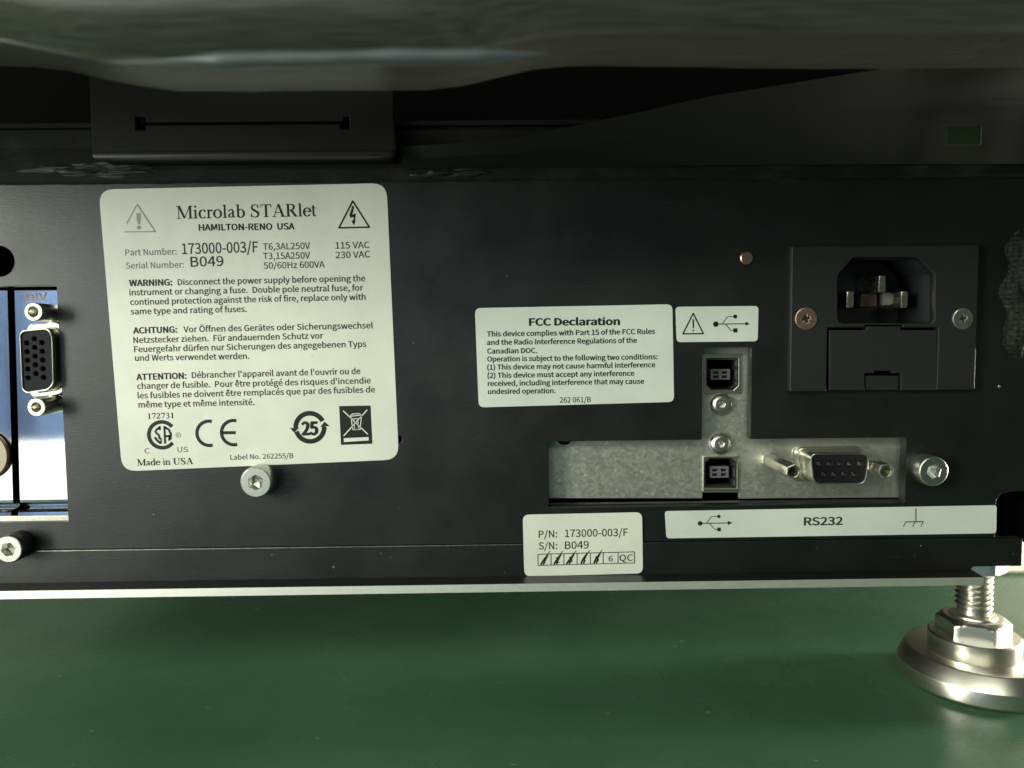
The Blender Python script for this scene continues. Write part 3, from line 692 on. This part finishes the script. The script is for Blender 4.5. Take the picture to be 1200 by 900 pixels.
def jackscrew(px, py, r, Yf, Yb, parent, a0=0.0, hexa=True, hr=0.62, mat=M_NICKEL):
    cx_, cz_ = P(px, py, Yf); L = circle(cx_, cz_, r, 6 if hexa else 40, a0)
    L = rpoly(L, 0.12, 2) if hexa else L
    o = obj('jackscrew', plate_bm([L, circle(cx_, cz_, r*hr, 32)], Yf, Yb-Yf, 0.16), mat, parent, smooth=True)
    # threaded bore
    bm = bmesh.new(); N = 32; rings = []
    K = 16
    for j in range(K+1):
        h = (Yb-Yf)*0.55*j/K; q = r*hr*(0.97 if j % 2 else 0.84)
        rings.append([bm.verts.new((cx_+q*math.cos(2*math.pi*i/N), Yf+0.25+h, cz_+q*math.sin(2*math.pi*i/N))) for i in range(N)])
    for A, B in zip(rings, rings[1:]):
        for i in range(N): bm.faces.new((B[i], B[(i+1) % N], A[(i+1) % N], A[i]))
    bm.faces.new(rings[-1])
    b2 = obj('bore_thread', bm, mat, parent, smooth=True)
    return o
jackscrew(930, 553, 2.0, -13.0, ZY, sh, 0.4)
jackscrew(1038.5, 552.3, 2.05, -9.5, ZY, sh, 0.2)

# ---- mains inlet with fuse drawer
IY = -2.2
fq = px_loop([(928, 288), (1146, 287), (1145, 457.6), (923, 457.6)], IY)
fx0 = P(926.5, 370, IY)[0]; fx1 = P(1145.5, 370, IY)[0]; fz1 = P(1036, 287.5, IY)[1]; fz0 = P(1036, 457.8, IY)[1]
cav = rpoly(px_loop([(982, 323), (1000, 301.5), (1075, 301.5), (1095, 321), (1095, 379), (982, 379)], IY), [.8, .8, .8, .8, 1.8, 1.8])
dz0 = fz0-0.01
dr = px_loop([(970, 384), (1014, 384), (1014, 380.5), (1058, 380.5), (1058, 384), (1099.5, 384), (1099.5, 462), (970, 462)], IY)
# flange outline goes round the drawer bay, which is open at the bottom
fo = [(fx0, fz0), (fx0, fz1), (fx1, fz1), (fx1, fz0), (dr[5][0], fz0), (dr[5][0], dr[5][1]), dr[4], dr[3], dr[2], dr[1], (dr[0][0], dr[0][1]), (dr[0][0], fz0)]
fo = rpoly(fo, [.5, .5, .5, .5, 0, .2, .2, .1, .1, .2, .2, 0], 4)
inlet = obj('power_inlet', plate_bm([fo, cav], IY, 2.15, 0.32), M_DARK, root, label='black mains inlet with three blades above a fuse drawer', smooth=True)
cav2 = grow(cav, 0.9)
obj('inlet_shroud', plate_bm([cav2, cav], -0.04, 16.0), M_INSUL, inlet)
obj('inlet_floor', plate_bm([cav2], 16.0, 0.6), M_DARK, inlet)
core_ = px_loop([(1000, 340), (1018, 322), (1052, 322), (1078, 340), (1078, 368), (1000, 368)], 8)
blade_l = [(996.5, 351, 3.4, 20), (1034, 332.5, 7, 20), (1060, 351, 3.4, 20)]
for x, y, wpx, hpx in blade_l:
    c_ = P(x, y, 3.0)
    obj('contact_blade', box_bm(c_[0]-1.0, c_[0]+1.0, 3.0, 16.2, c_[1]-hpx/9, c_[1]+hpx/9, 0.3), M_GOLD, inlet, smooth=True)
c_ = P(1018, 352, 9); obj('coloured_key', box_bm(c_[0]-2.2, c_[0]+2.2, 9, 16, c_[1]-1.8, c_[1]+1.8, .3), M_BROWN, inlet)
c_ = P(1044, 350, 9); obj('coloured_key', box_bm(c_[0]-2.2, c_[0]+2.2, 9, 16, c_[1]-1.8, c_[1]+1.8, .3), M_GREY, inlet)
# drawer: slightly smaller than its bay, with a finger slot at the bottom
def D(x, y): return P(x, y, IY)
dd = px_loop([(972.3, 386.8), (1016, 386.8), (1016, 382.6), (1056, 382.6), (1056, 386.8), (1098.4, 386.8), (1098.4, 457.4), (1056.5, 457.4), (1056.5, 437.5), (1046, 437.5), (1046, 434.5), (1025, 434.5), (1025, 437.5), (1013.5, 437.5), (1013.5, 457.4), (972.3, 457.4)], IY)
drawer = obj('fuse_drawer', plate_bm([rpoly(dd, .12, 2)], IY+0.12, 1.9, 0.15), M_DARK, inlet, smooth=True)
tt = px_loop([(1016.2, 440.5), (1054.8, 440.5), (1054.8, 457.2), (1016.2, 457.2)], IY)
obj('drawer_latch', plate_bm([rpoly(tt, .15, 2)], IY+0.75, 1.2, 0.12), M_DARK, inlet, smooth=True)
def cross_screw(px, py, r, Yf, mat):
    cx_, cz_ = P(px, py, Yf)
    k = r*.34; q = r*.10; cr = []
    for i in range(4):
        a = math.pi/2*i + 0.3
        def rt(x, z): return (cx_+x*math.cos(a)-z*math.sin(a), cz_+x*math.sin(a)+z*math.cos(a))
        cr += [rt(q*1.2, -q), rt(k, -q), rt(k, q), rt(q*1.2, q)]
    o = obj('flange_screw', plate_bm([circle(cx_, cz_, r, 48), cr], Yf, 0.9, 0.22), mat, inlet, smooth=True)
    obj('screw_recess', plate_bm([circle(cx_, cz_, r*.5, 16)], Yf+0.6, 0.2), mat, inlet)
cross_screw(945, 373.5, 2.9, IY-0.35, M_COPPER)
cross_screw(1129, 373.5, 2.75, IY-0.35, M_BOLT)

# ---- left opening: two bright slot brackets and a video port
BY = 3.8
def bracket(x0, x1, name, label):
    zt_ = P(40, 339.5, BY)[1]; zb_ = P(40, 590, BY)[1]
    bm = bmesh.new(); prof = [(BY+3, zt_+1.2), (BY+0.6, zt_+0.8), (BY, zt_), (BY, zb_+1.0), (BY+0.1, zb_+0.3), (BY+0.7, zb_-0.2), (BY+2.6, zb_-0.5), (BY+3.0, zb_-0.9), (BY+2.2, zb_-1.4), (BY-0.2, zb_-1.6), (BY-0.9, zb_-2.1), (BY-1.0, zb_-3.0), (BY-0.9, zb_-4.2)]
    R_ = [[bm.verts.new((x, y, z)) for y, z in prof] for x in (x0, x1)]
    for i in range(len(prof)-1): bm.faces.new((R_[0][i], R_[1][i], R_[1][i+1], R_[0][i+1]))
    bmesh.ops.recalc_face_normals(bm, faces=bm.faces)
    bmesh.ops.solidify(bm, geom=bm.faces[:], thickness=0.5)
    for v in bm.verts: v.co.y += (v.co.z-zb_)*0.045
    return obj(name, bm, M_CHROME, root, label, smooth=True)
xa = P(17, 470, BY)[0]; xb = P(8.5, 470, BY)[0]
br = bracket(xa, lcx1+3, 'slot_bracket', 'bright nickel slot bracket with a video port')
bl_ = bracket(-175, xb, 'slot_bracket', 'bright nickel slot bracket at the left picture edge')
obj('bracket_foot_strip', box_bm(-178, lcx1+3, 1.2, 2.2, lz0-1, lz0+1.3, 0.2), M_ZINC, root)
# round connector on the left bracket
c_ = P(-20, 534, BY-0.8); obj('round_connector', lathe_bm([(6.6, 1.0), (6.6, 0.3), (6.2, 0.0), (4.6, 0.0), (4.4, 0.5), (0, 0.5)], c_[0], BY-0.8, c_[1], 'Y', 64), M_OLDRING, bl_, smooth=True)
# video port
VF = -2.2
vi = rpoly(px_loop([(24.5, 389), (53, 386), (59.5, 397), (61.5, 446), (55, 455), (31, 459), (25.5, 452)], VF), 1.2, 5)
vi = rpoly(px_loop([(23.5, 389), (55, 386), (60, 394), (61.5, 449), (56, 455.5), (31, 459.5), (26.5, 455)], VF), 1.6, 5)
vp = obj('video_port', plate_bm([grow(vi, 0.42), vi], VF, BY-VF+0.1, 0.14), M_NICKEL, root, label='fifteen-hole video port in a nickel shell', smooth=True)
obj('shell_flange', plate_bm([grow(vi, 2.2), grow(vi, .3)], BY-1.7, 1.6, 0.5), M_NICKEL, vp, smooth=True)
vs = [(31+.45*i, 402+10.2*i) for i in range(5)] + [(40+.45*i, 397+10.2*i) for i in range(5)] + [(49+.45*i, 401.5+10.2*i) for i in range(5)]
obj('insulator', plate_bm([grow(vi, -0.02)] + [circle(*P(x, y, VF+.35), .80, 6, 0.5) for x, y in vs], VF+0.35, 2.5), M_INSUL, vp)
obj('insulator_back', plate_bm([grow(vi, -0.02)], VF+2.9, 0.3), M_VOID, vp)
jackscrew(39, 365.5, 2.25, -5.5, BY, vp, 0.3, hexa=False, hr=.60)
jackscrew(42.5, 477.5, 2.25, -5.5, BY, vp, 0.1, hexa=False, hr=.56)
write('DIV', 31, 354, 56, 351.5, 9.5, BY+(P(45,348,BY)[1]-(P(40,590,BY)[1]))*0.045-0.06, br, mat=M_RUST, bold=-0.006, name='engraved_lettering')

# ---- levelling foot
FYc = 18.0
fx, _ = P(1141, 705, FYc)
foot = obj('levelling_foot', lathe_bm([(0, 0.3), (19.6, 0.3), (20.5, 0.8), (21.1, 1.6), (21.2, 5.3), (21.1, 5.6), (20.9, 5.9), (19.3, 9.4), (19.0, 9.7), (18.5, 9.8), (13.0, 9.3), (0, 9.3)], fx+1.6, FYc, TABLE, 'Z', 112), M_STEEL, root, label='stainless steel levelling foot with hexagon and threaded stud', smooth=True)
obj('collar', lathe_bm([(0, 9.2), (12.0, 9.2), (12.1, 9.6), (12.1, 14.3), (11.7, 14.8), (0, 14.8)], fx+0.4, FYc, TABLE, 'Z', 96), M_STEEL, foot, smooth=True)
def hexnut(z0, z1, af, cone, cone0=0.0, a0=0.0, x=fx, hole=0):
    N = 72; rc_ = af/2/math.cos(math.pi/6)
    def hx_(a): return (af/2)/math.cos(((a-a0) % (math.pi/3))-math.pi/6)
    prof = []
    if cone0: prof += [(0, af/2-cone0*.3), (0.35, None)]
    bm = bmesh.new(); rings = []
    hs = [(z0, 0), (z0+.25, .25)] + [(z0+(z1-z0)*i/8, None) for i in range(1, 8)] + [(z1, 1), ]
    levels = 14; rings.append([bm.verts.new((x+(af/2-.3)*math.cos(2*math.pi*i/N), FYc+(af/2-.3)*math.sin(2*math.pi*i/N), z0)) for i in range(N)])
    for j in range(levels+1):
        h = z0 + (z1-z0)*j/levels
        lim = rc_ + 1 if h < z1-cone else rc_ - (h-(z1-cone))/max(cone, 1e-6)*(rc_-af/2+.9)
        lim = min(lim, rc_ + 1 if h > z0+cone0 else rc_ - (z0+cone0-h)/max(cone0, 1e-6)*(rc_-af/2+.3))
        rings.append([bm.verts.new((x+min(hx_(2*math.pi*i/N), lim)*math.cos(2*math.pi*i/N), FYc+min(hx_(2*math.pi*i/N), lim)*math.sin(2*math.pi*i/N), h)) for i in range(N)])
    for A, B in zip(rings, rings[1:]):
        for i in range(N): bm.faces.new((A[i], A[(i+1) % N], B[(i+1) % N], B[i]))
    bm.faces.new(rings[0]); bm.faces.new(rings[-1]); bmesh.ops.recalc_face_normals(bm, faces=bm.faces); return bm
obj('hexagon', hexnut(TABLE+14.8, TABLE+20.0, 17.2, 1.4, a0=0.55), M_STEEL, foot, smooth=True)
# threaded stud: true helix
bm = bmesh.new(); N = 48; zs0, zs1 = TABLE+22.4, -62.0; K = int((zs1-zs0)/0.12); rings = []
for j in range(K+1):
    h = zs0+(zs1-zs0)*j/K; row = []
    for i in range(N):
        a = 2*math.pi*i/N; ph = (h/1.6 - i/N) % 1.0; tri = abs(ph*2-1)
        q = 4.05 + 0.85*min(1, max(0, tri*1.25-.12)); row.append(bm.verts.new((fx+q*math.cos(a), FYc+q*math.sin(a), h)))
    rings.append(row)
for A, B in zip(rings, rings[1:]):
    for i in range(N): bm.faces.new((A[i], A[(i+1) % N], B[(i+1) % N], B[i]))
obj('threaded_stud', bm, M_STEEL, foot, smooth=True)
obj('stud_neck', lathe_bm([(6.2, 0), (6.0, .5), (4.3, .9), (4.15, 3.2)], fx, FYc, TABLE+20.0, 'Z', 48), M_STEEL, foot, smooth=True)
obj('jam_nut', hexnut(-70.6, -63.9, 16.0, 0.9, 0.9, a0=0.60, x=fx-0.6), M_BLUENUT, foot, label='bluish zinc jam nut under the panel corner', smooth=True)

sb = []
N_ = 120; bm = bmesh.new(); rows = []
for i in range(N_+1):
    x = XL+(XR+30-XL)*i/N_; dz_ = 0.5*noise.noise(Vector((x/14, 0, 3))) + 0.3*noise.noise(Vector((x/4, 1, 3)))
    rows.append([bm.verts.new((x, y, z)) for y, z in ((1.5, ztop-.2), (-0.5, ztop-0.3+dz_), (-1.0, ztop+0.4+dz_), (-0.9, ztop+3+dz_*2), (-0.3, ztop+6+dz_), (0.4, ztop+9), (0.6, 52))])
for A, B in zip(rows, rows[1:]):
    for j in range(len(A)-1): bm.faces.new((A[j], B[j], B[j+1], A[j+1]))
bmesh.ops.recalc_face_normals(bm, faces=bm.faces)
obj('rubber_seal', bm, M_SEAL, root, label='matte black rubber seal along the top of the panel', smooth=True)
# ---- upper bracket with slot, sloping flap and near cover
def px3(pts): return pts
bx0 = P(106, 140, -9)[0]; bx2 = P(462, 140, -9)[0]
bz1 = P(300, 96, -9)[1]; bz0 = P(300, 186, -9)[1]
s0 = P(160, 152, -9); s1 = P(409, 142, -9)
bm = plate_bm([rrect(bx0, bz0, bx2, bz1+8, 1.5), [(s0[0], s0[1]), (s0[0], s1[1]+1.3), (s0[0]+2.2, s1[1]+1.3), (s0[0]+2.2, s1[1]), (s1[0]-1.2, s1[1]), (s1[0]-1.2, s1[1]+1), (s1[0], s1[1]+1), (s1[0], s0[1]), (s1[0]-2, s0[1]), (s1[0]-2, s1[1]-.5), (s0[0]+2.2, s1[1]-.5), (s0[0]+2.2, s0[1])]], -9, 2.4, 0.4)
obj('slotted_bracket', bm, M_BRK, root, label='black slotted bracket above the large rating sticker', smooth=True)
obj('bracket_lip', box_bm(bx0+0.6, bx2-0.4, -10.6, -8.2, bz0-0.1, bz0+1.7, 0.75), M_LIP, root, smooth=True)  # bar added for the light line along the bracket's lower edge
# upper recessed sheet and shelf that joins bracket to panel
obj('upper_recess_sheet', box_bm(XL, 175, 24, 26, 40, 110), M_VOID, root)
obj('upper_shelf', box_bm(XL, 175, -1, 24, 52.1, 53.4, .3), M_SEAL, root)
obj('bracket_flange', box_bm(bx0+1, bx2-1, -7, 3.2, bz0+0.3, bz0+1.8, .3), M_BRK, root)
# flap: a bent black sheet whose upper edge climbs to the right
def sheet(name, grid, mat, th, label=None, amp=0.0, fr=40):
    """grid[v][u] -> (x,y,z) control points, smoothly subdivided into a thin solid sheet"""
    bm = bmesh.new(); nv, nu = len(grid), len(grid[0]); Ks = 14
    def cp(v, u): return Vector(grid[v][u])
    rows = []
    for vi_ in range((nv-1)*Ks+1):
        v0 = min(vi_//Ks, nv-2); tv = vi_/Ks-v0; row = []
        for ui in range((nu-1)*Ks+1):
            u0 = min(ui//Ks, nu-2); tu = ui/Ks-u0
            p = cp(v0, u0).lerp(cp(v0, u0+1), tu).lerp(cp(v0+1, u0).lerp(cp(v0+1, u0+1), tu), tv)
            if amp: p.y += amp*noise.fractal(p/fr, 1.0, 2.0, 4)
            row.append(bm.verts.new(p))
        rows.append(row)
    for A, B in zip(rows, rows[1:]):
        for i in range(len(A)-1): bm.faces.new((A[i], A[i+1], B[i+1], B[i]))
    bmesh.ops.solidify(bm, geom=bm.faces[:], thickness=th)
    return obj(name, bm, mat, root, label, smooth=True)
def q3(px, py, Y): x, z = P(px, py, Y); return (x, Y, z)
sheet('sloping_flap', [[q3(470, 172, -5), q3(600, 163, -10), q3(840, 112, -14), q3(1075, 74, -16), q3(1260, 70, -18)],
                       [q3(470, 186, -4), q3(600, 180, -7), q3(840, 150, -9), q3(1075, 120, -10), q3(1260, 118, -10)],
                       [q3(470, 198, -2), q3(600, 196, -2), q3(840, 194, -2.5), q3(1075, 192, -3), q3(1260, 192, -3)]], M_FLAP, 1.0, 'black flap sloping up to the right above the panel', 0.6, 30)
# crumpled tape lumps along the panel's top edge and at its right edge
def lump(px, py, Y, sx_, sz_, sy_, seed, rot=0.0, mat=M_RUBBER, label=None):
    bm = bmesh.new(); bmesh.ops.create_icosphere(bm, subdivisions=5, radius=1)
    x, z = P(px, py, Y)
    for v in bm.verts:
        n_ = v.co.normalized(); d = 0.9+0.5*noise.fractal(n_*1.3+Vector((seed, 0, 0)), 1.2, 2.0, 3)+0.10*abs(noise.noise(n_*4+Vector((seed, 3, 0))))
        q = Vector((n_.x*sx_*d, n_.y*sy_*d, n_.z*sz_*d)); c, s_ = math.cos(rot), math.sin(rot)
        v.co = (x+q.x*c-q.z*s_, Y+q.y, z+q.x*s_+q.z*c)
    return obj('tape_patch', bm, mat, root, label, smooth=True)
lump(525, 203, 0, 11, 1.9, 2.0, 1.3, 0.02, label='scuffed black tape fold above the middle of the panel')
lump(915, 207, 0.3, 5, 1.5, 0.8, 7.7, -0.1, label='small tape fold at the top right of the panel')
lump(110, 200, 0, 17, 2.4, 2.0, 4.1, 0.0, label='long black tape fold above the top left of the large sticker')
def twist_rad(r, h, a, i):
    return r*(1+0.05*math.sin(9*a+2.6*h)*math.sin(9*a-2.6*h)+0.26*abs(math.sin(1.5*a+h*0.16))-0.12+0.38*noise.fractal(Vector((math.cos(a)*1.1, math.sin(a)*1.1, h*0.13)), 1.3, 2.0, 2))
tx, tz = P(1196, 425, 0); ht = P(1196, 262, 0)[1]-tz
NP = 170; prof_ = [(0.4, 0)]+[(4.9*min(1, (k/22)**0.5, ((NP-k)/24)**0.6), ht*k/NP) for k in range(1, NP)]+[(0.4, ht)]
obj('crumpled_sleeve', lathe_bm(prof_, tx, 1.5, tz, 'Z', 144, twist_rad), M_SLEEVE, root, label='tall crumpled dark sleeve at the right edge beside the mains inlet', smooth=True)
c_ = P(1130, 160, -24); obj('green_tag', box_bm(c_[0]-4, c_[0]+4, -24, -23.4, c_[1]-1.9, c_[1]+2.2, .2), M_GREENT, root)
# near cover: rounded overhanging edge, out of focus
CY = -70
def cover_prof(x):
    return None
bm = bmesh.new(); rows = []
NX = 60
for i in range(NX+1):
    x = -210+420*i/NX; row = []
    px_ = 600 + x*900/130
    sm_ = lambda t: (lambda q: q*q*(3-2*q))(max(0, min(1, t)))
    low = 58 + 38*sm_((px_+60)/240) - 33*sm_((px_-500)/190) + 6*sm_((px_-720)/350)
    zl_ = P(600, low-27, CY)[1]; zt_ = P(600, -70, CY)[1]
    prof = [(26, zl_+3), (4, zl_+0.6), (1, zl_), (-0.6, zl_+0.3), (-3.0, zl_+2.2), (-5.4, zl_+4.6), (-6.4, zl_+5.8), (-6.8, zl_+7.0), (-6.9, zl_+9.0), (-7.0, zl_+10.9), (-7.8, zl_+12.0), (-12, zl_+13.6), (-20, zl_+15.6), (-22, zl_+18), (-20, zl_+26), (26, zl_+30)]
    for y, z in prof: row.append(bm.verts.new((x, CY+y, z+0.25*noise.noise(Vector((x/9, y, z/3))))))
    rows.append(row)
for A, B in zip(rows, rows[1:]):
    for j in range(len(A)-1): bm.faces.new((A[j], B[j], B[j+1], A[j+1]))
for row in (rows[0], rows[-1]): bm.faces.new(row)
for A, B in zip(rows, rows[1:]): bm.faces.new((A[0], A[-1], B[-1], B[0]))
bmesh.ops.recalc_face_normals(bm, faces=bm.faces)
obj('overhanging_cover', bm, M_COVER, root, label='out of focus satin cover edge overhanging the panel at the top', smooth=True)

tr0 = P(180, 69, CY-6); tr1 = P(640, 62, CY-6)  # rod added for the bluish streak of light on the cover
bm = bmesh.new(); rows = []
for i in range(81):
    x = tr0[0]+(tr1[0]-tr0[0])*i/80; z = tr0[1]+(tr1[1]-tr0[1])*i/80+0.3*noise.noise(Vector((x/12, 5, 0))); q = (1.3+0.45*noise.noise(Vector((x/9, 2, 0))))*min(1, (i+1)/14, (81-i)/14)
    rows.append([bm.verts.new((x, CY-5.2+q*math.cos(2*math.pi*k/16), z+q*math.sin(2*math.pi*k/16))) for k in range(16)])
for A, B in zip(rows, rows[1:]):
    for k in range(16): bm.faces.new((A[k], A[(k+1) % 16], B[(k+1) % 16], B[k]))
bm.faces.new(rows[0]); bm.faces.new(rows[-1]); bmesh.ops.recalc_face_normals(bm, faces=bm.faces)
obj('cover_highlight', bm, M_STREAK, root, label='bluish rod added as the highlight along the lower edge of the cover', smooth=True)
# ---- loose wire on the table behind the foot
cu = bpy.data.curves.new('w', 'CURVE'); cu.dimensions = '3D'; sp = cu.splines.new('BEZIER'); wpts = [q3(1182, 752, 52), q3(1192, 760, 48), q3(1215, 775, 42), q3(1260, 800, 36)]
sp.bezier_points.add(len(wpts)-1)
for bp_, c in zip(sp.bezier_points, wpts): bp_.co = (c[0], c[1], TABLE+0.7); bp_.handle_left_type = bp_.handle_right_type = 'AUTO'
cu.bevel_depth = 0.45; cu.bevel_resolution = 3
o = bpy.data.objects.new('w', cu); me = bpy.data.meshes.new_from_object(o); bpy.data.objects.remove(o)
wr = obj('wire', me, M_WIRE, smooth=True); wr['label'] = 'thin white wire lying on the green tabletop behind the levelling foot'; wr['category'] = 'wire'
print('objects', len(S.objects), 'tris', sum(len(o.data.polygons) for o in S.objects if o.type == 'MESH'))
